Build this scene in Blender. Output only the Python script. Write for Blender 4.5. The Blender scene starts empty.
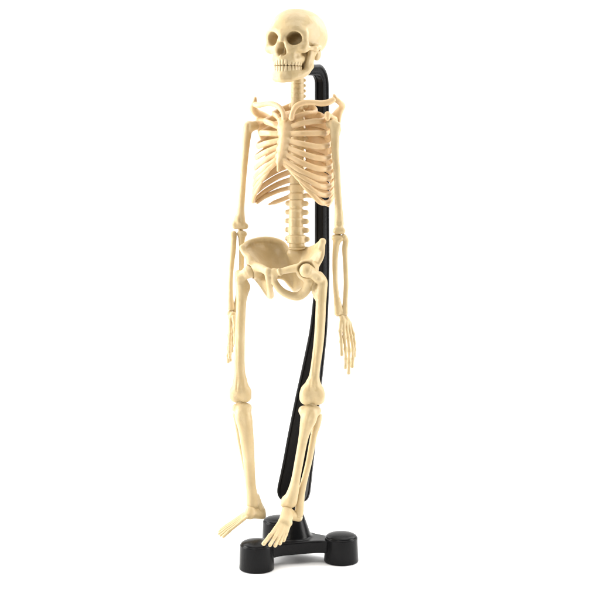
import bpy, math
import numpy as np
from mathutils import Vector

# ------------------------------------------------------------------ camera, light, exposure
U = 0.0008                       # one modelling unit in metres (the model is about 45 cm tall)
PITCH = math.radians(7.0)        # camera looks down a little
FOC = 1450.0                     # viewing distance, in units
sc = bpy.context.scene
C = bpy.data.collections.new("scene"); sc.collection.children.link(C)
cp, sp = math.cos(PITCH), math.sin(PITCH)
FWD = np.array([0.0, cp, -sp]); UPV = np.array([0.0, sp, cp]); RGT = np.array([1.0, 0.0, 0.0])


def ray(px, py):
    return FWD * FOC + RGT * (px - 300.0) - UPV * (py - 300.0)


def raw(px, py, d):              # point at depth d behind the plane of the spine
    r = ray(px, py); c = -FWD * FOC
    return c + r * ((d - c[1]) / r[1])


BASE_D = -10.0
Z0 = raw(292, 557.8, BASE_D)[2]  # the floor
CAM = -FWD * FOC - np.array([0, 0, Z0])


def P(px, py, d):
    p = raw(px, py, d)
    return np.array([p[0], p[1], p[2] - Z0])


cam = bpy.data.cameras.new("camera"); camo = bpy.data.objects.new("camera", cam); C.objects.link(camo)
camo.location = Vector(CAM * U)
camo.rotation_euler = (math.pi / 2 - PITCH, 0, 0)
cam.sensor_width = 36.0; cam.lens = 36.0 * FOC / 600.0
cam.clip_start = 0.02; cam.clip_end = 50.0
sc.camera = camo

sc.view_settings.view_transform = 'Standard'
try: sc.view_settings.look = 'None'
except Exception: pass
sc.view_settings.gamma = 1.0; sc.view_settings.exposure = 0.1
w = bpy.data.worlds.new("World"); sc.world = w; w.use_nodes = True
bg = w.node_tree.nodes["Background"]
bg.inputs[0].default_value = (1.0, 0.985, 0.96, 1); bg.inputs[1].default_value = 0.05


def area(name, loc, target, size, sizey, power, col=(1, 1, 1)):
    l = bpy.data.lights.new(name, 'AREA'); l.shape = 'RECTANGLE'; l.size = size; l.size_y = sizey
    l.energy = power; l.color = col
    o = bpy.data.objects.new(name, l); C.objects.link(o); o.location = loc
    o.rotation_euler = (Vector(target) - Vector(loc)).to_track_quat('-Z', 'Y').to_euler()
    return o


area("overhead_softbox", (0.0, 0.10, 2.6), (0, 0.05, 0), 3.0, 2.8, 106.0, (1, 0.99, 0.97))
area("left_softbox", (-0.95, 0.0, 0.40), (0, 0, 0.25), 0.5, 0.8, 17.0, (1, 0.985, 0.96))
area("right_softbox", (0.95, -0.05, 0.40), (0, 0, 0.25), 0.35, 0.8, 9.5, (1, 0.985, 0.96))
area("left_rim_softbox", (-0.70, 0.60, 0.75), (0, 0, 0.05), 0.5, 0.6, 4.5)
area("right_rim_softbox", (0.70, 0.60, 0.75), (0, 0, 0.05), 0.5, 0.6, 4.5)
area("front_softbox", (-0.50, -1.25, 0.80), (0, 0, 0.25), 0.30, 0.4, 5.4, (1, 0.98, 0.95))
area("backdrop_lamp", (0.0, 0.75, 1.5), (0, 1.6, 0.3), 1.6, 0.4, 2.0)

sc.cycles.max_bounces = 8; sc.cycles.diffuse_bounces = 5
sc.cycles.use_denoising = True


# ------------------------------------------------------------------ materials
def mat(name):
    m = bpy.data.materials.new(name); m.use_nodes = True
    return m, m.node_tree, m.node_tree.nodes["Principled BSDF"]


def bone_material(name, c0, c1, rough):
    m, nt, b = mat(name)
    tc = nt.nodes.new("ShaderNodeTexCoord")
    n1 = nt.nodes.new("ShaderNodeTexNoise"); n1.inputs["Scale"].default_value = 55; n1.inputs["Detail"].default_value = 6
    nt.links.new(tc.outputs["Object"], n1.inputs["Vector"])
    rp = nt.nodes.new("ShaderNodeValToRGB")
    rp.color_ramp.elements[0].position = 0.30; rp.color_ramp.elements[0].color = (*c0, 1)
    rp.color_ramp.elements[1].position = 0.70; rp.color_ramp.elements[1].color = (*c1, 1)
    nt.links.new(n1.outputs["Fac"], rp.inputs["Fac"])
    nt.links.new(rp.outputs["Color"], b.inputs["Base Color"])
    n2 = nt.nodes.new("ShaderNodeTexNoise"); n2.inputs["Scale"].default_value = 420; n2.inputs["Detail"].default_value = 4
    nt.links.new(tc.outputs["Object"], n2.inputs["Vector"])
    n3 = nt.nodes.new("ShaderNodeTexNoise"); n3.inputs["Scale"].default_value = 140; n3.inputs["Detail"].default_value = 3
    nt.links.new(tc.outputs["Object"], n3.inputs["Vector"])
    ad = nt.nodes.new("ShaderNodeMath"); ad.operation = 'MULTIPLY_ADD'; ad.inputs[1].default_value = 0.35
    nt.links.new(n2.outputs["Fac"], ad.inputs[0]); nt.links.new(n3.outputs["Fac"], ad.inputs[2])
    bp = nt.nodes.new("ShaderNodeBump"); bp.inputs["Strength"].default_value = 0.5; bp.inputs["Distance"].default_value = 0.0014
    nt.links.new(ad.outputs[0], bp.inputs["Height"]); nt.links.new(bp.outputs["Normal"], b.inputs["Normal"])
    b.inputs["Roughness"].default_value = rough
    b.inputs["Specular IOR Level"].default_value = 0.35
    b.inputs["Subsurface Weight"].default_value = 0.12
    b.inputs["Subsurface Radius"].default_value = (1.0, 0.55, 0.25)
    b.inputs["Subsurface Scale"].default_value = 0.0022
    return m


BONE = bone_material("ivory_plastic", (0.475, 0.355, 0.183), (0.555, 0.438, 0.25), 0.38)
PEACH = bone_material("peach_plastic", (0.565, 0.385, 0.195), (0.65, 0.475, 0.27), 0.38)
TOOTH = bone_material("tooth_plastic", (0.50, 0.382, 0.21), (0.58, 0.465, 0.28), 0.34)
BLACK, nt, b = mat("black_plastic")
tc = nt.nodes.new("ShaderNodeTexCoord"); n1 = nt.nodes.new("ShaderNodeTexNoise")
n1.inputs["Scale"].default_value = 600; n1.inputs["Detail"].default_value = 3
nt.links.new(tc.outputs["Object"], n1.inputs["Vector"])
bp = nt.nodes.new("ShaderNodeBump"); bp.inputs["Strength"].default_value = 0.12; bp.inputs["Distance"].default_value = 0.0006
nt.links.new(n1.outputs["Fac"], bp.inputs["Height"]); nt.links.new(bp.outputs["Normal"], b.inputs["Normal"])
b.inputs["Base Color"].default_value = (0.006, 0.006, 0.0065, 1)
b.inputs["Roughness"].default_value = 0.27; b.inputs["Specular IOR Level"].default_value = 0.11
WHITE, nt, b = mat("white_paper")
tc = nt.nodes.new("ShaderNodeTexCoord"); n1 = nt.nodes.new("ShaderNodeTexNoise"); n1.inputs["Scale"].default_value = 300
nt.links.new(tc.outputs["Object"], n1.inputs["Vector"])
mx = nt.nodes.new("ShaderNodeValToRGB"); mx.color_ramp.elements[0].color = (0.90, 0.90, 0.90, 1); mx.color_ramp.elements[1].color = (0.93, 0.93, 0.93, 1)
nt.links.new(n1.outputs["Fac"], mx.inputs["Fac"]); nt.links.new(mx.outputs["Color"], b.inputs["Base Color"])
b.inputs["Roughness"].default_value = 1.0; b.inputs["Specular IOR Level"].default_value = 0.0

# ------------------------------------------------------------------ object helpers
WORLD_LOC = {}


def empty(name, loc, label, cat):
    o = bpy.data.objects.new(name, None); C.objects.link(o)
    o.location = Vector(loc * U); o.empty_display_size = 0.02
    o["label"] = label; o["category"] = cat
    WORLD_LOC[o.name] = np.array(loc, float)
    return o


def obj(name, verts, faces, m, parent=None, origin=None, smooth=True):
    v = np.asarray(verts, float)
    c = (v.min(0) + v.max(0)) / 2 if origin is None else np.asarray(origin, float)
    me = bpy.data.meshes.new(name)
    me.from_pydata(((v - c) * U).tolist(), [], [list(map(int, f)) for f in faces])
    me.update()
    if smooth:
        me.polygons.foreach_set("use_smooth", np.ones(len(me.polygons), bool))
    me.materials.append(m)
    o = bpy.data.objects.new(name, me); C.objects.link(o)
    if parent is not None:
        o.parent = parent; o.location = Vector((c - WORLD_LOC[parent.name]) * U)
    else:
        o.location = Vector(c * U)
    WORLD_LOC[o.name] = c
    return o


def spline(pts, n):
    p = np.asarray(pts, float)
    p = np.vstack([2 * p[0] - p[1], p, 2 * p[-1] - p[-2]])
    out = []
    for i in range(1, len(p) - 2):
        for t in np.linspace(0, 1, n, endpoint=False):
            out.append(0.5 * (2 * p[i] + (p[i + 1] - p[i - 1]) * t + (2 * p[i - 1] - 5 * p[i] + 4 * p[i + 1] - p[i + 2]) * t * t
                              + (3 * p[i] - p[i - 1] - 3 * p[i + 1] + p[i + 2]) * t**3))
    out.append(p[-2])
    return np.array(out)


# ------------------------------------------------------------------ sculpting with smooth distance fields
def cone(a, b, ra, rb=None, k=2.0, op='+'):
    a = np.asarray(a, float); b = np.asarray(b, float); rb = ra if rb is None else rb
    ab = b - a; L2 = max(float(ab @ ab), 1e-9)
    def f(X, Y, Z):
        t = np.clip(((X - a[0]) * ab[0] + (Y - a[1]) * ab[1] + (Z - a[2]) * ab[2]) / L2, 0, 1)
        return np.sqrt((X - a[0] - t * ab[0])**2 + (Y - a[1] - t * ab[1])**2 + (Z - a[2] - t * ab[2])**2) - (ra + t * (rb - ra))
    r = max(ra, rb)
    return (f, np.minimum(a, b) - r, np.maximum(a, b) + r, k, op)


def chain(pts, k=2.0, sub=4):
    """one smooth tapering limb through the points."""
    q = np.array([[*np.asarray(p, float), r] for p, r in pts])
    if len(q) > 2: q = spline(q, sub)
    A = q[:-1, :3]; D = q[1:, :3] - A; R0 = q[:-1, 3]; DR = q[1:, 3] - R0
    def f(X, Y, Z):
        out = None
        for a, d, r, dr in zip(A, D, R0, DR):
            t = np.clip(((X - a[0]) * d[0] + (Y - a[1]) * d[1] + (Z - a[2]) * d[2]) / max(float(d @ d), 1e-9), 0, 1)
            v = np.sqrt((X - a[0] - t * d[0])**2 + (Y - a[1] - t * d[1])**2 + (Z - a[2] - t * d[2])**2) - (r + t * dr)
            out = v if out is None else np.minimum(out, v)
        return out
    m = q[:, 3:4]
    return [(f, (q[:, :3] - m).min(0), (q[:, :3] + m).max(0), k, '+')]


def ell(c, r, k=2.0, op='+', R=None):
    c = np.asarray(c, float); r = np.asarray(r, float) * np.ones(3)
    Rm = np.eye(3) if R is None else np.asarray(R, float)      # columns = ellipsoid axes
    def f(X, Y, Z):
        x, y, z = X - c[0], Y - c[1], Z - c[2]
        if R is not None:
            x, y, z = (Rm[0, i] * x + Rm[1, i] * y + Rm[2, i] * z for i in range(3))
        k0 = np.sqrt((x / r[0])**2 + (y / r[1])**2 + (z / r[2])**2)
        k1 = np.sqrt((x / r[0]**2)**2 + (y / r[1]**2)**2 + (z / r[2]**2)**2) + 1e-6
        return k0 * (k0 - 1.0) / k1
    e = np.sqrt((Rm**2) @ (r**2))
    return (f, c - e, c + e, k, op)


def tri(a, b, c, r, k=2.0, op='+'):
    a, b, c = (np.asarray(q, float) for q in (a, b, c))
    ba, cb, ac = b - a, c - b, a - c
    n = np.cross(ba, ac); nn = float(n @ n)
    e1, e2, e3 = np.cross(ba, n), np.cross(cb, n), np.cross(ac, n)
    def f(X, Y, Z):
        def seg(o, e):
            px, py, pz = X - o[0], Y - o[1], Z - o[2]
            t = np.clip((px * e[0] + py * e[1] + pz * e[2]) / float(e @ e), 0, 1)
            return (px - t * e[0])**2 + (py - t * e[1])**2 + (pz - t * e[2])**2
        def sd(o, e):
            return np.sign((X - o[0]) * e[0] + (Y - o[1]) * e[1] + (Z - o[2]) * e[2])
        out = (sd(a, e1) + sd(b, e2) + sd(c, e3)) < 2.0
        ed = np.minimum(np.minimum(seg(a, ba), seg(b, cb)), seg(c, ac))
        pl = ((X - a[0]) * n[0] + (Y - a[1]) * n[1] + (Z - a[2]) * n[2])**2 / nn
        return np.sqrt(np.where(out, ed, pl)) - r
    lo = np.minimum(np.minimum(a, b), c) - r; hi = np.maximum(np.maximum(a, b), c) + r
    return (f, lo, hi, k, op)


def patch(rows, r, k=2.0, nu=3):
    """a curved plate of thickness 2r through a net of points."""
    g = np.array([spline(rw, nu) for rw in rows])
    g = np.array([spline(g[:, i], nu) for i in range(g.shape[1])]).transpose(1, 0, 2)
    pr = []
    for i in range(g.shape[0] - 1):
        for j in range(g.shape[1] - 1):
            pr += [tri(g[i, j], g[i + 1, j], g[i, j + 1], r), tri(g[i + 1, j + 1], g[i, j + 1], g[i + 1, j], r)]
    def f(X, Y, Z):
        D = np.full(np.broadcast(X, Y, Z).shape, 40.0, np.float32)
        x, y, z = X.ravel(), Y.ravel(), Z.ravel()
        for t in pr:
            m = k + 2.0
            s = [slice(np.searchsorted(q, t[1][i] - m), np.searchsorted(q, t[2][i] + m)) for i, q in enumerate((x, y, z))]
            if any(q.stop <= q.start for q in s): continue
            v = D[s[0], s[1], s[2]]
            np.minimum(v, t[0](X[s[0]], Y[:, s[1]], Z[:, :, s[2]]), out=v)
        return D
    return (f, np.min([t[1] for t in pr], 0), np.max([t[2] for t in pr], 0), k, '+')


def sculpt(ops, h=0.5):
    adds = [o for o in ops if o[4] == '+']
    lo = np.min([o[1] for o in adds], 0) - 3 * h - 1.0
    hi = np.max([o[2] for o in adds], 0) + 3 * h + 1.0
    n = np.ceil((hi - lo) / h).astype(int) + 1
    ax = [np.float32(lo[i]) + np.float32(h) * np.arange(n[i], dtype=np.float32) for i in range(3)]
    F = np.full(n, 50.0, np.float32)
    for f, a, b, k, op in ops:
        m = k + 3 * h
        s = [slice(max(0, int((a[i] - m - lo[i]) / h)), max(0, min(n[i], int((b[i] + m - lo[i]) / h) + 2))) for i in range(3)]
        if any(q.stop <= q.start for q in s): continue
        D = f(ax[0][s[0]][:, None, None], ax[1][s[1]][None, :, None], ax[2][s[2]][None, None, :]).astype(np.float32)
        A = F[s[0], s[1], s[2]]
        if op == '+':
            hh = np.maximum(k - np.abs(A - D), 0) / max(k, 1e-6)
            F[s[0], s[1], s[2]] = np.minimum(A, D) - hh * hh * k * 0.25
        else:
            D = -D
            hh = np.maximum(k - np.abs(A - D), 0) / max(k, 1e-6)
            F[s[0], s[1], s[2]] = np.maximum(A, D) + hh * hh * k * 0.25
    return surface_nets(F, lo, h)


def surface_nets(F, lo, h):
    S = F < 0
    nx, ny, nz = F.shape
    cs = np.zeros((nx - 1, ny - 1, nz - 1), np.int8)
    for i in (0, 1):
        for j in (0, 1):
            for k in (0, 1):
                cs += S[i:nx - 1 + i, j:ny - 1 + j, k:nz - 1 + k]
    act = (cs > 0) & (cs < 8)
    idx = np.argwhere(act)
    vid = np.full(act.shape, -1, np.int64); vid[act] = np.arange(len(idx))
    acc = np.zeros((len(idx), 3)); cnt = np.zeros(len(idx))
    corners = [(i, j, k) for i in (0, 1) for j in (0, 1) for k in (0, 1)]
    for ca in corners:
        for a in range(3):
            if ca[a] == 1: continue
            cb = list(ca); cb[a] = 1
            fa = F[idx[:, 0] + ca[0], idx[:, 1] + ca[1], idx[:, 2] + ca[2]].astype(float)
            fb = F[idx[:, 0] + cb[0], idx[:, 1] + cb[1], idx[:, 2] + cb[2]].astype(float)
            m = (fa < 0) != (fb < 0)
            t = np.where(m, fa / np.where(m, fa - fb, 1), 0)
            p = np.tile(np.array(ca, float), (len(idx), 1)); p[:, a] += t
            acc[m] += p[m]; cnt[m] += 1
    V = (idx + acc / cnt[:, None]) * h + lo
    quads = []
    for a in range(3):
        b, c = (a + 1) % 3, (a + 2) % 3
        sl0 = [slice(None)] * 3; sl1 = [slice(None)] * 3
        sl0[a] = slice(0, -1); sl1[a] = slice(1, None)
        ch = S[tuple(sl0)] != S[tuple(sl1)]
        e = np.argwhere(ch)
        e = e[(e[:, b] > 0) & (e[:, c] > 0) & (e[:, b] < F.shape[b] - 1) & (e[:, c] < F.shape[c] - 1)]
        ins = S[e[:, 0], e[:, 1], e[:, 2]]
        q = []
        for db, dc in ((-1, -1), (0, -1), (0, 0), (-1, 0)):
            g = e.copy(); g[:, b] += db; g[:, c] += dc
            q.append(vid[g[:, 0], g[:, 1], g[:, 2]])
        q = np.stack(q, 1)
        q[~ins] = q[~ins][:, ::-1]
        quads.append(q)
    Q = np.concatenate(quads)
    Q = Q[(Q >= 0).all(1)]
    return V, Q


def strap(path, rz, rn, up=(0, 0, 1), ns=12):
    """flattened tube: half height rz, half thickness rn (arrays or numbers)."""
    n = len(path); rz = np.ones(n) * rz; rn = np.ones(n) * rn
    T = np.gradient(path, axis=0); T /= np.linalg.norm(T, axis=1)[:, None]
    up = np.asarray(up, float)
    V = []
    for i in range(n):
        N = np.cross(T[i], up); N /= np.linalg.norm(N); B = np.cross(N, T[i])
        for a in np.linspace(0, 2 * math.pi, ns, endpoint=False):
            V.append(path[i] + N * math.cos(a) * rn[i] + B * math.sin(a) * rz[i])
    F = [[i * ns + j, i * ns + (j + 1) % ns, (i + 1) * ns + (j + 1) % ns, (i + 1) * ns + j] for i in range(n - 1) for j in range(ns)]
    V.append(path[0] - T[0] * rn[0] * 0.7); V.append(path[-1] + T[-1] * rn[-1] * 0.7)
    a, b = len(V) - 2, len(V) - 1
    F += [[a, (j + 1) % ns, j] for j in range(ns)]
    F += [[b, (n - 1) * ns + j, (n - 1) * ns + (j + 1) % ns] for j in range(ns)]
    return np.array(V), F


def PC(pts):                     # [(px, py, depth, radius), ...] -> chain points
    return [(P(x, y, d), r) for x, y, d, r in pts]


# ------------------------------------------------------------------ studio sweep
prof = [(-0.6, 0.0), (1.2, 0.0)]
prof += [(1.2 + 0.5 * math.sin(a), 0.5 - 0.5 * math.cos(a)) for a in np.linspace(0.12, math.pi / 2, 14)]
prof += [(1.7, 2.2)]
v = []; f = []
for y, z in prof:
    v += [(-2.0 / U, y / U, z / U), (2.0 / U, y / U, z / U)]
for i in range(len(prof) - 1):
    f.append((2 * i, 2 * i + 1, 2 * i + 3, 2 * i + 2))
fl = obj("floor", v, f, WHITE); fl["kind"] = "structure"

# ------------------------------------------------------------------ display stand
base_c = P(292.2, 557.8, BASE_D); base_c[2] = 0
stand = empty("display_stand", base_c, "glossy black plastic stand with curved pole and three round feet, holding up the skeleton", "stand")
PODR = 50.8
pods = [base_c + PODR * np.array([math.cos(math.radians(a)), math.sin(math.radians(a)), 0]) for a in (226.6, 346.6, 106.6)]


def lathe(prof, c, ns=64):
    V = []; F = []
    for r, z in prof:
        for a in np.linspace(0, 2 * math.pi, ns, endpoint=False):
            V.append((c[0] + r * math.cos(a), c[1] + r * math.sin(a), c[2] + z))
    for i in range(len(prof) - 1):
        for j in range(ns):
            F.append((i * ns + j, i * ns + (j + 1) % ns, (i + 1) * ns + (j + 1) % ns, (i + 1) * ns + j))
    F.append(tuple(range(ns))[::-1]); F.append(tuple((len(prof) - 1) * ns + j for j in range(ns)))
    return V, F


pod_prof = [(14.5, 0.2), (16.6, 0.3), (17.2, 0.8), (17.4, 1.6), (16.9, 13), (16.5, 24.2), (16.42, 24.8), (16.1, 25.15)]
pod_prof += [(15.9 * math.cos(t), 25.2 + 4.9 * math.sin(t)) for t in np.linspace(0.0, 1.5, 11)]
arm_ops = []


def web(X, Y, Z):
    D = None
    for p in pods:
        ab = (p - base_c)[:2]
        t = np.clip(((X - base_c[0]) * ab[0] + (Y - base_c[1]) * ab[1]) / float(ab @ ab), 0, 1)
        d = np.sqrt((X - base_c[0] - t * ab[0])**2 + (Y - base_c[1] - t * ab[1])**2) - (10.5 + 1.5 * (1 - t))
        if D is None: D = d
        else:
            hh = np.maximum(26 - np.abs(D - d), 0) / 26
            D = np.minimum(D, d) - hh * hh * 26 * 0.25
    qz = np.abs(Z - 16.5) - 5.0; qd = D + 1.5
    return np.sqrt(np.maximum(qd, 0)**2 + np.maximum(qz, 0)**2) + np.minimum(np.maximum(qd, qz), 0) - 1.5


lo = np.min(pods, 0) - 15; hi = np.max(pods, 0) + 15; lo[2] = 8; hi[2] = 26
boss_top = P(292, 509.5, BASE_D)[2]


def boss(X, Y, Z):
    t = np.clip((Z - 22.5) / (boss_top - 22.5), 0, 1)
    rr = (np.sqrt((X - base_c[0])**2 + (Y - base_c[1])**2) - (19.8 - 9.8 * t)) * 0.92 + 1.2
    qz = np.abs(Z - (14 + boss_top) / 2) - (boss_top - 14) / 2 + 1.2
    return np.sqrt(np.maximum(rr, 0)**2 + np.maximum(qz, 0)**2) + np.minimum(np.maximum(rr, qz), 0) - 1.2


ops = [(web, lo, hi, 1.0, '+'), (boss, base_c + (-21, -21, 14), base_c + (21, 21, boss_top), 2.5, '+')]

V, F = sculpt(ops, 0.7)
base = obj("base", V, F, BLACK, stand)
for p in pods:
    V, F = lathe(pod_prof, p)
    obj("foot_pad", V, F, BLACK, base)

TH_P = math.radians(27.0)
bdir = np.array([math.sin(TH_P), math.cos(TH_P)])


def PB(b, y):                    # point b units behind the spine in the stand's own plane
    d = b * bdir[1]
    p = P(300, y, d); s = P(297, 300, 0)
    return np.array([s[0] + b * bdir[0], s[1] + d, p[2]])


pp = [(8, 71, 9, 9), (22, 70.2, 9.5, 10), (38, 70.0, 10, 11)]
for t in np.linspace(12, 78, 6):
    pp.append((40 + 15.5 * math.sin(math.radians(t)), 85.5 - 15.5 * math.cos(math.radians(t)), 10, 11.5 + t / 78 * 2.5))
pp += [(55.6, 92, 10, 14.5), (56, 130, 10, 15), (56.5, 200, 10.2, 15.5), (57, 250, 10.4, 16), (56.6, 275, 10.7, 16), (54, 300, 11.6, 16),
       (48.5, 330, 13.8, 16), (42, 350, 15.9, 16), (33, 375, 19, 16), (23.5, 400, 22, 16), (10, 440, 26.5, 16), (1.5, 466, 28.6, 16),
       (-5.2, 485, 30.8, 16), (-7.5, 491, 31.2, 15.6), (-9.0, 496, 29.4, 15), (-10.0, 499.5, 25, 13.5), (-10.5, 501.8, 18, 11)]
path = spline([PB(b, y) for b, y, _, _ in pp], 4)
wl = spline([(w_, t_, 0) for _, _, w_, t_ in pp], 4)
Tg = np.gradient(path, axis=0); Tg /= np.linalg.norm(Tg, axis=1)[:, None]
lat = np.array([math.cos(TH_P), -math.sin(TH_P), 0])


def rrect(w_, t_, r, n=4):
    r = min(r, w_ / 2 - .05, t_ / 2 - .05)
    o = []
    for cx, cy, a0 in ((w_ / 2 - r, t_ / 2 - r, 0), (-w_ / 2 + r, t_ / 2 - r, 90), (-w_ / 2 + r, -t_ / 2 + r, 180), (w_ / 2 - r, -t_ / 2 + r, 270)):
        for a in np.linspace(a0, a0 + 90, n + 1):
            o.append((cx + r * math.cos(math.radians(a)), cy + r * math.sin(math.radians(a))))
    return o


def section(w_, t_):
    """rounded bar whose front and side faces are sunk a little inside a raised rim."""
    o = rrect(w_, t_, 1.5, 3)                     # 16 points, corner by corner
    rim = min(2.0, w_ * .2); dp = 0.75
    out = o[:4]
    out += [(w_ / 2 - rim - 1.2, t_ / 2), (w_ / 2 - rim - 1.5, t_ / 2 - dp), (-w_ / 2 + rim + 1.5, t_ / 2 - dp), (-w_ / 2 + rim + 1.2, t_ / 2)]
    out += o[4:8] + o[8:12]
    out += [(-w_ / 2 + rim + 1.2, -t_ / 2), (-w_ / 2 + rim + 1.5, -t_ / 2 + dp), (w_ / 2 - rim - 1.5, -t_ / 2 + dp), (w_ / 2 - rim - 1.2, -t_ / 2)]
    out += o[12:16]
    r2 = min(2.6, t_ * .2)
    out += [(w_ / 2, -t_ / 2 + r2 + 1.2), (w_ / 2 - dp, -t_ / 2 + r2 + 1.5), (w_ / 2 - dp, t_ / 2 - r2 - 1.5), (w_ / 2, t_ / 2 - r2 - 1.2)]
    return out


V = []; F = []; ns = 28
for p, t, (w_, t_, _) in zip(path, Tg, wl):
    nrm = np.cross(t, lat)
    for x, y in section(w_, t_):
        V.append(p + lat * x + nrm * y)
for i in range(len(path) - 1):
    for j in range(ns):
        F.append((i * ns + j, i * ns + (j + 1) % ns, (i + 1) * ns + (j + 1) % ns, (i + 1) * ns + j))
F.append(tuple(range(ns))[::-1]); F.append(tuple((len(path) - 1) * ns + j for j in range(ns)))
pole = obj("pole", V, F, BLACK, stand)
for q in pole.data.polygons: q.use_smooth = True
pole.data.set_sharp_from_angle(angle=math.radians(28))
e = path[-1]
V, F = sculpt([cone(e + (0, 0, 8), np.array([base_c[0], base_c[1], boss_top - 4]), 5.5, 6.0, 1)], 0.6)
obj("stem", V, F, BLACK, stand)

# ------------------------------------------------------------------ skeleton
sk = empty("skeleton_model", P(290, 520, -30), "ivory plastic anatomical skeleton hanging upright with arms down from the black stand", "skeleton")
TH = math.radians(25.0)
LV = np.array([math.cos(TH), -math.sin(TH), 0.0]); FV = np.array([-math.sin(TH), -math.cos(TH), 0.0])
SP = P(297, 300, 0)


def B(l, a, y):                  # torso frame: l to the body's left, a forward, y the height read at the spine's depth
    z = P(297, y, 0)[2]
    q = SP + LV * l + FV * a
    return np.array([q[0], q[1], z])


# ---- skull (own frame: x to its left, y backward, z up)
TH_H = math.radians(29.0)
HX = np.array([math.cos(TH_H), -math.sin(TH_H), 0]); HY = np.array([math.sin(TH_H), math.cos(TH_H), 0]); HZ = np.array([0, 0, 1.0])
tl = math.radians(-2.0)          # slight nod
HY2 = HY * math.cos(tl) + HZ * math.sin(tl); HZ2 = HZ * math.cos(tl) - HY * math.sin(tl)
HO = P(297.7, 33, -3)


def head(V):
    V = np.asarray(V, float)
    return HO + V[:, :1] * HX + V[:, 1:2] * HY2 + V[:, 2:3] * HZ2


ops = [ell((0, 4, 1.2), (25.2, 30.5, 22.0), 4), ell((0, -11, 2), (20.5, 18, 17.5), 9), ell((0, 18, -6), (20, 16, 15), 8),
       ell((0, 0, -12), (18, 22, 11), 7)]
for s in (-1, 1):
    ops += [*chain([((s * 2, -27.0, -2.5), 2.6), ((s * 7, -26.6, -0.6), 2.8), ((s * 12, -25.2, -0.2), 3.0), ((s * 17, -22.8, -1.6), 2.9), ((s * 19.6, -21, -4.5), 2.6)], 8),
            cone((s * 19.6, -21.0, -4), (s * 20.2, -20.5, -12), 2.6, 3.2, 4),
            ell((s * 17.6, -21, -17.0), (5.6, 6, 4.4), 4), cone((s * 17.6, -23, -15.5), (s * 9, -26.5, -15.8), 3.4, 3.4, 4),
            cone((s * 20, -18, -16.5), (s * 23.6, -8, -16.2), 2.7, 2.2, 2.5), cone((s * 23.6, -8, -16.2), (s * 22.5, 2.5, -14), 2.2, 2.6, 2.5),
            ell((s * 18.6, 6, -20), (3.8, 5.0, 6.8), 4), ell((s * 20, -2, -15), (3.5, 4, 4), 3),
            cone((s * 10, -24, -17), (s * 9, -25, -26), 4.5, 4.0, 4), cone((s * 4, -29, -9.5), (s * 6.6, -27.5, -19), 2.8, 3.6, 3)]
ops += [ell((0, -19, -19), (12.5, 10, 9), 5), cone((0, -28.6, -2), (0, -31.6, -10), 2.3, 1.7, 3), ell((0, -6, -25), (13.5, 11, 11), 4)] + [cone((q * 13, -6, -24), (q * 12, -7, -39), 3.4, 3.0, 3) for q in (-1, 1)]
arch = [(12.6 * math.sin(t), -17.5 - 13.6 * math.cos(t)) for t in np.linspace(-1.75, 1.75, 13)]
ops += chain([((x, y + 1.4, -26.0), 3.1) for x, y in arch], 3)
ops += chain([((x * .86, y * .9 - 1.0, -29.2), 2.9) for x, y in arch], 3)
ops += [cone((0, -31.5, -23.6), (0, -32.8, -23.4), 1.2, 0.6, 2)]
for s in (-1, 1):
    c, sn = math.cos(s * 0.16), math.sin(s * 0.16)
    R = np.array([[c, 0, -sn], [0, 1, 0], [sn, 0, c]])
    R2 = np.array([[math.cos(s * .30), -math.sin(s * .30), 0], [math.sin(s * .30), math.cos(s * .30), 0], [0, 0, 1]])
    ops += [ell((s * 12.0, -29, -7.6), (7.2, 21, 6.5), 1.4, '-', R2 @ R),
            ell((s * 29.5, -12, -4), (6.5, 9, 9), 6, '-'), ell((s * 20.3, -11, -18), (1.8, 6, 6), 2, '-'),
            ell((s * 2.2, -33, -20.0), (2.6, 11, 4.2), 1.0, '-'), ell((s * 16.5, -26.5, -24), (3.6, 4, 3.2), 3, '-'),
            cone((s * 24.5, 3.2, -16), (s * 18, 4, -16), 1.7, 1.4, 1.2, '-')]
ops += [ell((0, -33, -15.6), (2.4, 10, 4.8), 1.2, '-')]
V, F = sculpt(ops, 0.5)
skull = obj("skull", head(V), F, BONE, sk)
V, F = sculpt([cone((0.3, -25.5, -13), (0.3, -25.0, -22.5), 0.5, 0.7, 1), ell((0, -20, -17), (6, 3.5, 6), 2)], 0.4)
obj("nasal_septum", head(V), F, BONE, skull)

jo = [((0, -28.0, -44.3), 3.7), ((8, -25.6, -44.2), 4.0), ((13.5, -17, -41.3), 4.0), ((15.8, -9.5, -38.3), 3.4), ((17.0, -4.5, -32.5), 3.0)]
ops = []
for s in (-1, 1):
    m = lambda p: np.array([p[0] * s, p[1], p[2]])
    ops += chain([(m(p), r) for p, r in jo], 3)
    ops += [tri(m((17.0, -3.6, -33)), m((19.4, 0, -18)), m((18.4, -7.5, -18)), 1.8, 3), tri(m((17.0, -3.6, -33)), m((18.4, -7.5, -18)), m((15.6, -9.5, -36)), 1.8, 3),
            cone(m((19.4, 0, -19)), m((19.4, 0, -16.5)), 2.0, 2.4, 2), cone(m((8, -27.5, -46)), m((3, -29.5, -46.3)), 2.6, 2.8, 3)]
    ops += chain([((x * 0.95, y + 2.2, -40.6), 2.6) for x, y in arch[2:-2]], 3)
    ops += chain([((x * 0.82, y * .86 - 1.0, -37.3), 2.6) for x, y in arch[2:-2]], 3)
ops += [cone((0, -29.5, -45.5), (0, -28.6, -43), 3.0, 2.2, 3), ell((0, -11, -39), (12, 10, 3.6), 3), ell((0, -15, -34.2), (10, 12, 4.5), 2)]
V, F = sculpt(ops, 0.5)
mand = obj("jaw", head(V), F, BONE, sk)


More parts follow.
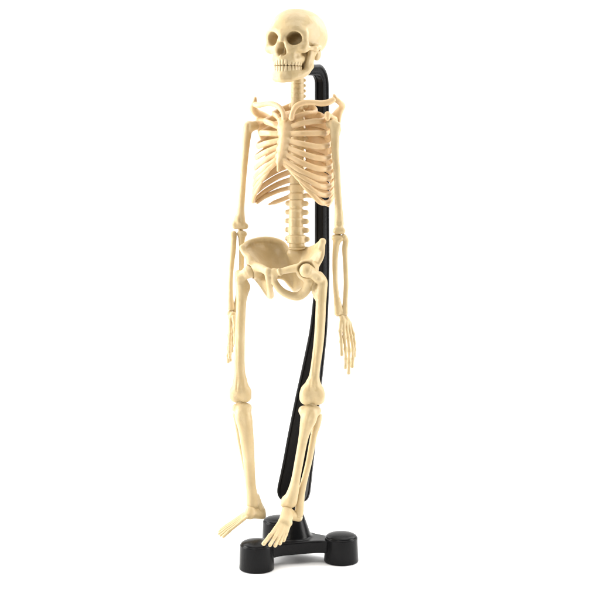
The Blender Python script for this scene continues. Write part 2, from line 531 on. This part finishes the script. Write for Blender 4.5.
def tooth(cx, cy, cz, w_, t_, h_, ang):
    V = []; F = []; nu, nv = 14, 9
    for i in range(nv):
        ph = -math.pi / 2 + math.pi * i / (nv - 1)
        for j in range(nu):
            a = 2 * math.pi * j / nu
            sg = lambda q, e: math.copysign(abs(q)**e, q)
            x = w_ * sg(math.cos(ph), .45) * sg(math.cos(a), .6); y = t_ * sg(math.cos(ph), .45) * sg(math.sin(a), .6); z = h_ * sg(math.sin(ph), .6)
            V.append((cx + x * math.cos(ang) - y * math.sin(ang), cy + x * math.sin(ang) + y * math.cos(ang), cz + z))
    for i in range(nv - 1):
        for j in range(nu):
            F.append((i * nu + j, i * nu + (j + 1) % nu, (i + 1) * nu + (j + 1) % nu, (i + 1) * nu + j))
    return V, F


for up, par in ((1, skull), (0, mand)):
    n = 14
    for q in range(n):
        t = (q - (n - 1) / 2) / (n - 1) * 2 * 1.62
        sc_ = 1.0 if up else 0.97
        x, y = 12.9 * math.sin(t) * sc_, -17.5 - 14.2 * math.cos(t) * sc_
        ang = math.atan2(14.2 * math.sin(t), 12.9 * math.cos(t))
        wd = (1.85 if abs(t) > 1.0 else 1.62) * (1.0 if up else 0.95)
        if up: V, F = tooth(x, y, -29.6, wd, 1.3, 3.6, ang)
        else: V, F = tooth(x, y + 0.3, -36.7, wd, 1.5, 3.5, ang)
        obj("tooth", head(V), F, TOOTH, par)

# ---- spine
cv = [(297.3, y, 1.5) for y in (78, 90, 104)] + [(297, 120, 4), (297, 150, 6), (296.5, 180, 4), (296, 205, 1), (296, 230, -2), (297, 248, -3)]
sc_path = spline([P(*q) for q in cv], 8)
zz = sc_path[:, 2]


def spine_at(y):
    z = P(297, y, 0)[2]
    return np.array([np.interp(-z, -zz, sc_path[:, 0]), np.interp(-z, -zz, sc_path[:, 1]), z])


rad = np.interp(-zz, -np.array([P(297, y, 0)[2] for y in (78, 110, 200, 248)])[::1], [6.0, 6.0, 6.3, 8.0])
V, F = strap(sc_path, rad, rad, up=(0.3, 1, 0), ns=24)
spine = obj("spine", V, F, BONE, sk)
vy = [75 + 5.3 * i for i in range(6)] + [106 + 8.2 * i for i in range(12)] + [203.6 + 8.8 * i for i in range(5)]
for i, y in enumerate(vy):
    c = spine_at(y)
    hgt = (vy[i + 1] - y if i + 1 < len(vy) else 8.8) / 2 - 0.35
    kind = 'c' if i < 6 else ('t' if i < 18 else 'l')
    r = {'c': 6.5, 't': 6.5 + 0.05 * (i - 6), 'l': (7.0, 7.0, 7.1, 7.8, 9.6)[max(i - 18, 0)]}[kind]
    def body(X, Y, Z, c=c, r=r, hgt=hgt):
        rr = np.sqrt(((X - c[0]))**2 + ((Y - c[1]))**2) - (r - 1.0 - 0.3 * (1 - np.minimum(np.abs(Z - c[2]) / hgt, 1)**2))
        qz = np.abs(Z - c[2]) - (hgt - 1.0)
        return np.sqrt(np.maximum(rr, 0)**2 + np.maximum(qz, 0)**2) + np.minimum(np.maximum(rr, qz), 0) - 1.0
    ops = [(body, c - (r, r, hgt), c + (r, r, hgt), 1.0, '+')]
    tw, tr = {'c': (6.4, 1.7), 't': (8.5, 2.1), 'l': (10.0 + 0.25 * (i - 18), 2.7)}[kind]
    for s in (-1, 1):
        ops.append(cone(c - FV * 2, c - FV * (2.2 if kind == 'l' else 3.0) + LV * s * tw, tr + 0.5, tr, 1.5))
    ln = {'c': 12, 't': 15, 'l': 16}[kind]
    ops.append(cone(c - FV * 6, c - FV * ln - np.array([0, 0, 5 if kind == 't' else 2]), 2.4, 1.6, 2))
    V, F = sculpt(ops, 0.55)
    obj("vertebra", V, F, BONE, spine)

# ---- sternum
ops = [tri(P(280.5, 120, -19), P(294, 119.5, -23), P(285.5, 134, -27), 2.6, 3), tri(P(281, 121, -19), P(285.5, 134, -27), P(282, 130, -25), 2.6, 3)]
ops += chain(PC([(286.7, 123.5, -22.5, 5.2), (285.3, 133, -27, 4.7), (283.4, 147, -31.5, 4.5), (281.2, 157, -34.5, 4.1), (279.4, 164, -37, 2.7), (278.3, 170.5, -38, 1.5)]), 3)
for yq, aq in ((127.3, 27), (133.6, 29.5), (140.4, 32), (147, 34.5), (153.5, 36.8), (159.8, 38.3)):
    ops.append(cone(B(-6.6, aq - 0.2, yq + 0.4), B(6.6, aq - 0.2, yq + 0.4), 2.35, 2.35, 3.6))
V, F = sculpt(ops, 0.5)
sternum = obj("sternum", V, F, PEACH, sk)

# ---- ribs
Wd = [21, 30, 34.5, 37.5, 39, 39.5, 39.8, 40, 40, 40, 38.5, 33]
yb = [106 + 8.2 * i for i in range(12)]
yl = [113, 121, 133, 145, 156.5, 167, 176.5, 185, 192.5, 199.5, 202.5, 205.5]
ys = [121, 127, 133.3, 140, 146.5, 153, 159.5]          # breastbone ends
as_ = [24, 27, 29.5, 32, 34.5, 37, 39]
for s in (-1, 1):
    for i in range(12):
        W = Wd[i]; sb = spine_at(yb[i])
        a0 = -(sb - SP) @ np.array([math.sin(TH), math.cos(TH), 0])
        dz = 0.0 if s > 0 else -0.6
        pts = [B(s * 5, a0 - 5, yb[i] - 0.5), B(s * (9 + W * .08), a0 - 9.5 - (1 if i > 1 else -2), yb[i] + 0.3)]
        dp = min(W, 36) / 36
        if i < 11:
            pts.append(B(s * W * 0.68, a0 - 10.5 * dp, yb[i] + (yl[i] - yb[i]) * 0.30 + dz))
            pts.append(B(s * W * 0.94, a0 - 1 * dp, yb[i] + (yl[i] - yb[i]) * 0.68 + dz))
            pts.append(B(s * W, 8.5 * dp + 1, yl[i] + dz))
        else:
            pts += [B(s * W * .66, a0 - 9, yb[i] + 4.5), B(s * W, a0 - 2, yl[i])]
        if i < 7:
            pts.append(B(s * W * 0.86, as_[i] * 0.62 + 1, yl[i] + (ys[i] - yl[i]) * 0.08 + (1.5 if i > 2 else 0)))
            pts.append(B(s * W * 0.52, as_[i] * 0.94, yl[i] + (ys[i] - yl[i]) * 0.45 + (0.5 if i > 2 else 0)))
            pts.append(B(s * 5, as_[i] + 0.5, ys[i] + 0.5)); pts.append(B(s * 1.5, as_[i] - 0.5, ys[i] - 0.3))
        elif i == 7:
            pts += [B(s * W * .9, 24, 184.5), B(s * 27, 33.5, 178.5), B(s * 14, 38.5, 169.5), B(s * 5, 39.5, 162.5), B(s * 2, 39, 160.5)]
        elif i == 8:
            pts += [B(s * W * .93, 22, 193), B(s * 31, 31, 188), B(s * 21, 36.0, 178.5), B(s * 11, 39.2, 169)]
        elif i == 9:
            pts += [B(s * W * .97, 18.5, 201), B(s * 36.0, 25.5, 199.5), B(s * 29, 32, 190), B(s * 20, 36.6, 180)]
        elif i == 10:
            pts += [B(s * W * .98, 14, 202.5)]
        path = spline(pts, 10)
        n = len(path); t = np.linspace(0, 1, n)
        hz = 2.8 if i < 10 else 2.3
        if i == 0: hz = 2.5
        bk = 1.08 if i < 7 else 1.0
        b0 = 1.7 if i < 8 else 1.0
        rz = hz * np.interp(t, [0, .06, .2, .42, .55, 1], [b0, b0, (b0 + bk) / 2, bk, 1, 1]); rn = np.interp(t, [0, .5, .9, 1], [1.6, 1.6, 1.9, 1.9])
        if i >= 10:
            rz = rz * np.clip((1.06 - t) * 5, .5, 1); rn = rn * np.clip((1.06 - t) * 5, .6, 1)
        elif i >= 7: rz = rz * np.interp(t, [0, .5, .6, .9, 1], [1, 1, .9, .92, .45]); rn = rn * np.interp(t, [0, .85, 1], [1, 1, .55])
        V, F = strap(path, rz, rn)
        obj("rib", V, F, PEACH, sk)

# ---- shoulder girdle
V, F = sculpt(chain(PC([(284.5, 118.5, -27, 3.0), (283.3, 113, -24, 2.6), (279.5, 107.5, -17, 2.6), (273, 104, -8, 2.6), (266, 103.8, 1, 2.5), (259, 105.2, 8, 2.8), (255.5, 104.5, 12, 2.8)]), 2), .45)
obj("clavicle", V, F, PEACH, sk)
V, F = sculpt(chain(PC([(291.5, 118, -30, 2.8), (292.7, 112, -31, 2.4), (296.5, 106, -31, 2.6), (303, 103, -31, 2.6), (312, 102.4, -29, 2.6), (321, 103.4, -26, 2.9), (328, 102.4, -24, 3.0), (333, 100, -22, 2.8)]), 2), .45)
obj("clavicle", V, F, PEACH, sk)
# right shoulder blade
Q = P
ops = chain(PC([(255.2, 98.3, 14, 1.7), (254.4, 103, 15, 2.8), (253.2, 108.3, 17, 3.7), (257, 113, 21, 4.0), (264, 116.6, 26, 4.4), (276, 122, 34, 3.0)]), 2.5)
ops += [tri(Q(262, 119, 27), Q(284, 118, 38), Q(270, 168, 33), 1.5, 2.5), tri(Q(262, 119, 27), Q(259, 130, 24), Q(270, 168, 33), 1.8, 2.5),
        ell(Q(258.5, 123.5, 21), (3.4, 4, 5.5), 3), cone(Q(259, 121, 20), Q(266, 120.5, 12), 3.0, 2.4, 2.5), cone(Q(259, 124, 21), Q(270, 129, 28), 3, 2, 3)]
V, F = sculpt(ops, .5); obj("shoulder_blade", V, F, PEACH, sk)
ops = chain(PC([(334.3, 95.8, -20, 1.8), (335.5, 99, -20, 2.6), (339.5, 102.3, -18, 2.7), (342.4, 106.3, -14, 3.1), (338, 112, -8, 3.6), (333, 117, -2, 3.5), (322, 120, 8, 2.0)]), 2.5)
ops += [tri(Q(336, 117, -8), Q(318, 117, 14), Q(328, 168, 4), 1.5, 2.5), tri(Q(336, 117, -8), Q(339.5, 130, -6), Q(328, 168, 4), 1.7, 2.5),
        cone(Q(340, 112, -10), Q(335.0, 152, -3), 2.4, 1.0, 2.5), ell(Q(333.5, 122, -16), (4, 4, 5.5), 3),
        cone(Q(334, 119, -18), Q(327.5, 114.5, -29), 3.0, 2.6, 2.5), cone(Q(327.5, 114.5, -29), Q(327.6, 118.5, -31), 2.6, 2.3, 2)]
V, F = sculpt(ops, .5); obj("shoulder_blade", V, F, PEACH, sk)

# ---- arms
def bone(name, chains, extra=(), k=2.5, h=.45, m=BONE):
    ops = []
    for c in chains: ops += chain(PC(c), k)
    ops += list(extra)
    V, F = sculpt(ops, h)
    return obj(name, V, F, m, sk)


bone("upper_arm_bone", [[(248.3, 126.6, 16, 5.2), (247, 134, 17, 4.5), (245.6, 150, 17, 3.6), (243, 180, 17, 3.25), (241.4, 203, 16, 3.4), (240.6, 214, 16, 4.2), (240.3, 221, 16, 5.0)],
                        [(251, 126.6, 17, 5.0), (254.6, 125.8, 19, 4.7)], [(235.3, 226.2, 16, 3.1), (245.2, 226.2, 15, 3.3)], [(237, 217, 16, 2.2), (234.6, 223.5, 16, 2.5)]],
     [cone(P(249.3, 121, 10.5), P(248, 134, 11), 1.0, .6, 1.5, '-'), ell(P(240.3, 219.5, 9.5), (2.2, 2.4, 3.2), 2, '-'), cone(P(239.5, 231.5, 10), P(239.5, 230, 18), 1.2, 1.0, 1, '-')])
bone("upper_arm_bone", [[(333.3, 124.5, -27, 3.8), (334, 132, -27, 3.8), (335.2, 150, -28, 3.6), (337, 175, -29, 3.35), (338.2, 200, -31, 3.5), (338.9, 215, -32, 4.2), (339, 224, -32, 4.8)],
                        [(337.8, 125, -27, 3.0), (336.8, 134, -27, 2.8), (335.8, 146, -28, 2.4)], [(333, 123, -27, 3.6), (330, 124, -22, 4.2)], [(336.2, 230.9, -33, 3.3), (342.2, 230.9, -32, 3.3)]],
     [cone(P(335.6, 119, -32), P(335.4, 140, -32.5), 1.1, .5, 1.2, '-'), ell(P(339.4, 223.5, -38.5), (2.0, 2.4, 3.2), 2, '-')])
# right forearm
bone("radius_bone", [[(233.6, 234, 14, 3.3), (233.7, 239, 14, 2.9), (233, 250, 13, 3.0), (231.5, 266, 11, 2.5), (230.6, 282, 8, 2.4), (230.7, 298, 6, 2.8), (231, 307.5, 5, 3.7)]])
bone("ulna_bone", [[(240.6, 228.5, 20.5, 2.6), (240.8, 234, 18, 3.2)], [(240.2, 233.5, 15, 3.0), (244.4, 233.8, 14, 2.6)], [(241.8, 235, 15, 3.8), (241.6, 243, 15, 3.0), (241.6, 256, 14, 2.7), (241.2, 272, 12, 2.6), (239.2, 288, 9, 2.3), (236.5, 302, 7, 2.2), (235, 310.5, 6, 2.7)]])
# left forearm
bone("ulna_bone", [[(338.6, 231, -27.5, 2.8), (338, 239, -30, 3.2)], [(334.4, 237.4, -32, 2.8), (340.5, 238.4, -33, 2.8)], [(337, 239.5, -32, 3.9), (335.8, 248, -32, 3.2), (335, 262, -33, 2.7), (335.2, 280, -35, 2.5), (336.6, 298, -37, 2.8), (337.8, 313, -38, 3.5)],
                   [(338, 300, -37, 2.0), (341, 309, -37, 2.0), (343.5, 316, -37, 2.2)]])
bone("radius_bone", [[(344, 237, -32, 3.0), (345.6, 241, -31, 3.0), (344.9, 250, -31, 2.8), (345.6, 268, -32, 2.4), (346.1, 285, -34, 2.5), (345.3, 300, -35, 2.5), (344.7, 313, -36, 3.2)]])


def hand(carpals, fingers, r=1.75):
    """carpals: ellipsoid bumps; fingers: lists of joints base->tip; the first joint pair is the metacarpal."""
    ops = [ell(P(*c[:3]), c[3], 1.5) for c in carpals]
    for fg in fingers:
        ops += [cone(P(*fg[0]), P(*fg[1]), r * 1.05, r * .9, 1.2), ell(P(*fg[1]), r * 1.25, 1.0)]
    V, F = sculpt(ops, .35)
    hb = obj("hand", V, F, BONE, sk)
    for fg in fingers:
        pts = [np.array(P(*q)) for q in fg[1:]]
        ops = []
        for a, b in zip(pts[:-1], pts[1:]):
            m = (a + b) / 2
            ops += [cone(a, m, r * 1.12, r * .78, .6), cone(m, b, r * .78, r * 1.05, .6)]
        ops.append(ell(pts[-1], r * .85, .6))
        V, F = sculpt(ops, .35)
        obj("finger", V, F, BONE, hb)
    return hb


hand([(229.8, 313.5, 4, 3.0), (233, 314.5, 2, 3.2), (231.5, 318, 0, 3.2), (234.5, 317.5, 6, 3.0), (230.5, 317.5, 8, 3.0)],
     [[(233.5, 317, -3), (234.6, 327, -9), (235.2, 335, -12), (234.8, 343, -13)],
      [(230.4, 319, -3), (230.2, 334, -8), (229.6, 344, -9), (229.4, 352, -8), (229.6, 357, -6)],
      [(230.6, 320, 2), (229.2, 335, -2), (228.6, 347, -3), (228.0, 356, -1), (228.2, 361.5, 1)],
      [(231.8, 320, 7), (230.4, 335, 4), (230.3, 346, 3), (230.0, 354, 5), (230.3, 360, 7)],
      [(233, 319.5, 11), (232.6, 332, 10), (232.3, 340, 10), (232, 346, 11), (232, 351, 13)]])
hand([(341.8, 317.5, -39, 2.6), (345.5, 318, -37, 2.9), (343, 320.5, -40, 2.6), (347.5, 320.5, -36, 2.7), (345.5, 322, -38, 2.6)],
     [[(341.3, 321, -41), (340.3, 331, -45), (341.2, 342, -47), (341.8, 354.5, -48)],
      [(343.6, 322.5, -41), (344.2, 337, -44), (345.4, 349, -45), (345.9, 359, -44), (345.4, 367.5, -42)],
      [(346.2, 323, -38.5), (348.0, 338, -40), (349.2, 351, -41), (349.2, 363, -39), (348.6, 373, -37)],
      [(348.5, 323, -36), (351.2, 337, -36), (352.8, 349, -36.5), (352.8, 358.5, -35), (352.2, 366.5, -33)],
      [(349.6, 322.5, -33), (353.2, 334, -31), (354.4, 343, -31), (354.6, 350, -30), (354.2, 356, -28)]])

# ---- pelvis
r = 2.2
RA, R1, R2, R3, R4, RS = Q(242.5, 248, -5), Q(250, 242.2, 6), Q(263, 239.4, 14), Q(276, 241, 17), Q(284, 245.5, 17), Q(288, 252, 12)
RB1, RB2, RB3 = Q(256, 263, -14), Q(270, 265, 2), Q(284, 262, 10)
ops = [patch([
    [Q(242.5, 248, -5), Q(247, 243.7, 3), Q(255, 240.3, 11), Q(265, 238.6, 16), Q(275, 239.8, 18), Q(283, 243.5, 17), Q(289, 250.5, 10), Q(297, 251.5, 3), Q(305, 250, 4), Q(311, 248.3, -12), Q(317, 245.5, -30), Q(322.6, 241.5, -45)],
    [Q(245, 253, -8), Q(251, 250.5, 3), Q(258.5, 248.5, 12), Q(267, 248, 18), Q(276, 249.2, 19), Q(284, 252, 16), Q(290, 257, 9), Q(297, 258.5, 4), Q(304, 256.5, -1), Q(310, 255, -16), Q(316.5, 252.5, -32), Q(322.8, 249, -42)],
    [Q(249, 259, -12), Q(256, 258.5, -2), Q(263, 258.5, 7), Q(270, 259, 13), Q(278, 259.8, 15), Q(285, 261, 12), Q(291, 265, 7), Q(297, 267, 3), Q(302, 264, -10), Q(308, 261.5, -24), Q(314.5, 260, -36), Q(321.5, 257.5, -41)],
    [Q(252.5, 266, -17), Q(260, 267.5, -11), Q(266, 269, -4), Q(272, 270, 1), Q(279, 270.5, 4), Q(286, 271.5, 4), Q(292, 276, 2), Q(297, 278.5, -2), Q(302, 274, -18), Q(307, 271, -30), Q(312, 268.5, -38), Q(317, 266, -43)],
    [Q(254.5, 272, -17), Q(261, 275, -13), Q(267, 277, -8), Q(273, 277.5, -3), Q(279, 277, -1), Q(285, 279, -1), Q(291, 286, -3), Q(296, 291, -10), Q(302, 288, -26), Q(307, 284, -36), Q(310, 277.5, -40), Q(313.5, 273, -44)]], 2.2, 3)]
ops += chain([(RA, 2.6), (R1, 2.4), (R2, 2.4), (R3, 2.4), (R4, 2.5), (RS, 2.6)], 2)
ops += chain([(RA, 2.8), (Q(244.5, 253, -9), 2.4), (Q(249, 257.5, -13), 3.4), (Q(251, 264, -17), 5)], 2.5)
# right hip socket, pubis, ischium
ops += [ell(Q(254, 270.5, -17), 8.2, 3)]
ops += chain(PC([(255, 266.5, -20, 4.6), (262, 268.5, -32, 4.0), (267.8, 272, -42, 3.6)]), 2.5)
ops += chain(PC([(268.2, 270.5, -42, 2.6), (268.0, 276, -42, 3.0), (269, 283, -40, 2.6), (270.5, 292, -30, 3.0), (270, 295.5, -20, 3.6), (263, 284, -13, 4.2), (257, 275, -14, 5)]), 2)
ops += [tri(Q(262, 281, -16), Q(270, 294, -24), Q(271.5, 284, -30), 2.0, 2)]
# left pubis, ischium
ops += chain(PC([(274.3, 270.5, -43, 2.5), (274.3, 277, -43, 3.0), (274.8, 282, -42, 3.2), (281, 290.5, -41, 3.7), (290, 295.4, -40, 4.0), (299, 296, -40, 4.4), (306, 290, -42, 4.8), (309, 281, -46, 5.0)]), 2.5)
ops += chain(PC([(274.8, 273, -43, 3.4), (281, 271.5, -46, 3.0), (290, 269.3, -48, 3.5), (299, 267.5, -50, 4.2)]), 2.5)
ops += [cone(Q(278.8, 269.5, -48), Q(280.5, 275, -48), 1.4, 1.2, 1.5)]
ops += [ell(Q(307.2, 270.2, -45), (11.0, 9, 10.8), 2)]
# symphysis cartilage bridges the two halves
ops += [cone(Q(271.2, 273, -41), Q(271.2, 281, -40.5), 2.1, 2.0, 0.8)]
# left wing
LA, LBp, LCp, LD, LE, LF, LG = Q(322.6, 241.5, -45), Q(320.5, 257, -41), Q(315.5, 267, -44), Q(306.5, 262, -47), Q(312, 251, -30), Q(305, 250, 6), Q(300, 265, -16)
ops += chain([(LA, 2.9), (Q(318.5, 245.5, -36), 2.4), (Q(313, 249, -20), 2.2), (Q(308, 250, -4), 2.4), (LF, 2.8)], 2)
ops += [ell(Q(297, 253.5, -1), (9.4, 7, 4.4), 8)] + chain(PC([(297, 254, 0, 6), (297, 264, 3, 5), (297, 274, 2, 4)]), 8)
ops += [cone(LA, Q(320, 248, -43), 2.6, 2.2, 2), cone(Q(303, 263, -49), Q(311, 262, -50), 2.6, 2.4, 3)]
# carve: sockets
ops += [ell(Q(306.4, 270.4, -55), (8.9, 8.4, 8.9), .8, '-'), ell(Q(248.5, 272, -19), 7.6, 1, '-')]
V, F = sculpt(ops, .5)
pelvis = obj("pelvis", V, F, BONE, sk)
V, F = sculpt([ell(P(297, 248.2, -3), (9, 9, 1.6), 1)], .4)
obj("lumbar_disc", V, F, BONE, sk)

# ---- legs
def ribbed(cx, y0, y1, d, dx=3.2):
    return [cone(P(cx - dx, y0, d), P(cx - dx * 1.3, y1, d), .9, .7, 1.4, '-'), cone(P(cx + dx, y0, d), P(cx + dx * 1.3, y1, d), .9, .7, 1.4, '-')]


bone("thigh_bone", [[(249, 272, -19, 6.6), (244.5, 274.5, -18, 5.0), (240.5, 278, -17, 5.0)], [(238.2, 273.5, -14, 3.6), (240, 283, -16, 5.0), (241.5, 290, -17, 5.8), (241.4, 302, -18, 5.0), (240.3, 325, -20, 4.9), (239.6, 350, -21, 5.2), (239.5, 370, -21, 5.6), (240, 380, -21, 7.0), (240.4, 388, -21, 8.6)],
                    [(244, 283, -15, 4.5), (247.2, 287.5, -13, 3.2), (243, 296, -16, 3.8)],
                    [(235.6, 392, -20, 6.2), (236, 396, -18, 6.6)], [(245.4, 392, -21, 6.2), (245.2, 396, -19, 6.6)]],
     [cone(P(240.6, 386, -31), P(240.6, 402, -28.8), 1.8, 2.3, 1.8, '-'), cone(P(237.4, 374, -27.8), P(236.4, 391, -29.2), .5, .7, 1.5, '-'),
      cone(P(242.6, 374, -28.0), P(243.8, 391, -29.8), .5, .7, 1.5, '-'), cone(P(236.5, 300, -24), P(236, 372, -27.5), .8, .8, 2, '-'), ell(P(240.5, 411.2, -18), (18, 18, 8.2), 1.2, '-')], k=3)
bone("thigh_bone", [[(306.6, 270.6, -54, 6.9), (312, 273, -52, 5.0), (318, 278, -49, 5.0)], [(319.5, 275.2, -46, 3.6), (322.8, 281.5, -46, 4.5), (321.5, 290, -47, 5.4), (321, 303, -49, 5.0), (320, 325, -51, 4.9), (318.4, 345, -53, 4.8), (315.3, 368, -54, 4.6), (314, 378, -54, 5.4), (312.8, 386, -54, 8.0)],
                    [(312, 281, -44, 3.6), (313.5, 288, -44, 3.0), (317, 296, -46, 3.6)],
                    [(307.4, 391, -54, 6.8), (306.4, 395, -53.5, 6.8), (306.6, 398, -51, 6.9)], [(317.4, 391, -54, 6.8), (318.4, 395, -53.5, 6.6), (318.2, 398, -51, 6.8)]],
     [cone(P(312, 386, -64.2), P(312, 406, -61.4), 1.6, 2.5, 1.8, '-'), cone(P(311.2, 374, -59.5), P(309.6, 390, -62.3), .5, .7, 1.5, '-'),
      cone(P(315.4, 374, -59.5), P(316.2, 390, -62.3), .5, .7, 1.5, '-'), cone(P(317.8, 279, -55), P(317.3, 292, -54.5), 1.0, .8, 1.6, '-'),
      cone(P(317, 310, -56), P(313.2, 375, -59.5), .7, .7, 2, '-'), ell(P(312.2, 415.0, -50), (18, 18, 8.2), 1.2, '-')], k=3)
# shins
bone("shin_bone", [[(236.3, 408.2, -20, 4.6), (247.4, 407.6, -20, 4.6)], [(242, 409, -22, 6.0), (243.4, 416, -22, 8.6), (245.6, 428, -21, 7.6), (247.2, 442, -20, 6.9), (249, 460, -19, 5.9), (250.4, 480, -18, 5.2), (251.8, 494, -17, 5.6), (252.6, 503, -16, 6.3)],
                   [(256, 497, -13, 4.0), (259.5, 508, -11, 4.0)]],
     [cone(P(240, 409, -34), P(246.5, 452, -31), 2.6, 1.8, 4, '-'), ell(P(250.2, 512.5, -21), (5.6, 6.4, 5.6), .6, '-'), cone(P(241.4, 406, -18), P(241.2, 399, -18), 6, 4, 1)], k=3)
bone("fibula_bone", [[(235.6, 414.5, -12, 3.3), (237, 423, -11, 2.6), (239.5, 440, -10, 2.3), (243.5, 460, -9, 2.3), (247.2, 480, -10, 2.4), (249.8, 497, -11, 3.0)]])
bone("shin_bone", [[(303.4, 410.6, -51, 4.8), (316.4, 410.8, -50, 4.8)], [(310, 412, -53, 7.0), (308.8, 418, -53, 8.0), (305.8, 428, -53, 6.0), (303, 440, -52, 4.6), (299.3, 460, -51, 4.3), (296, 478, -50, 4.3), (293.6, 490, -48, 5.4), (290.2, 501, -47, 7.0)],
                   [(285.4, 500, -47, 3.8), (284, 504.2, -48, 3.4)]],
     [cone(P(313.5, 412, -63), P(304.5, 446, -59), 2.0, 1.5, 3, '-'), ell(P(287.4, 513.5, -50), (6.6, 7, 6.4), .6, '-'), cone(P(311.2, 409, -50), P(311.6, 402, -50), 6, 4, 1)], k=3)
bone("fibula_bone", [[(318.2, 416.5, -46, 4.1), (317, 424, -45, 3.9), (314.2, 434, -44, 3.4), (311.8, 446, -44, 3.2), (308.8, 462, -43, 3.1), (304.4, 480, -43, 3.1), (300.8, 496, -42, 3.8), (299.6, 508, -42, 4.4), (299, 514, -42, 4.2)]])


def foot(tarsus, rods, r=1.9):
    ops = []
    for c in tarsus: ops += chain(PC(c), 3)
    for rd in rods:
        ops += [cone(P(*rd[0]), P(*rd[1]), r * 1.05, r, 1.3)]
    V, F = sculpt(ops, .4)
    fb = obj("foot", V, F, BONE, sk)
    for i, rd in enumerate(rods):
        a, b = P(*rd[1]), P(*rd[2]); m = a * .5 + b * .5
        g = 1.18 if i == 0 else 1.0
        V, F = sculpt([cone(a, m, r * 1.12 * g, r * .88 * g, .6), cone(m, b, r * .9 * g, r * .95 * g, .5)], .35)
        obj("toe", V, F, BONE, fb)


foot([[(286.6, 511, -50, 5.2), (285.5, 516, -55, 5.0), (283.5, 521, -61, 4.4)], [(289, 514, -48, 5.5), (296.5, 516.5, -38, 4.6), (298.5, 517.5, -30, 4.2)], [(288.5, 517, -55, 4.4), (287.5, 522.5, -62, 3.6)], [(281.5, 522, -62, 2.5), (289.5, 523.5, -60, 2.5)]],
     [[(280.6, 521, -62), (270.4, 535.6, -80), (263.8, 543.6, -90)], [(282.8, 522, -62), (275, 537.2, -81), (270, 545.0, -90)], [(285, 523, -62), (278.8, 538, -80), (275.2, 545.6, -88)],
      [(287.3, 523.4, -61), (282.6, 536.6, -76), (280.0, 543.4, -83)], [(289.4, 523.2, -60), (286.0, 534, -72), (283.8, 540.2, -78)]])
foot([[(250.4, 510.2, -20, 4.8), (250.5, 513.5, -20, 5.0)], [(251, 513.6, -19, 5.0), (258, 514.6, -12, 4.6), (262.3, 515.4, -7, 4.0)], [(258.5, 503, -9, 3.4), (262, 511, -7, 3.8)], [(255, 510, -14, 3.6), (259.5, 510.5, -9, 3.6)], [(249, 515, -22, 4.0), (244, 517, -25, 2.8)], [(249, 514, -19, 3.2), (243.5, 516, -18, 2.6)]],
     [[(246.8, 517.2, -29), (229.2, 531.2, -42), (223.4, 536.6, -46)], [(246.2, 516.6, -26), (227.2, 530.2, -36), (220.6, 535.4, -39)], [(245.4, 515.6, -23), (226.0, 528.9, -30), (219.0, 533.8, -32)],
      [(244.7, 514.5, -20), (225.8, 527.3, -24), (219.3, 531.6, -26)], [(244.2, 513.4, -17), (226.4, 525.4, -18), (220.6, 529.4, -19)]], r=1.5)
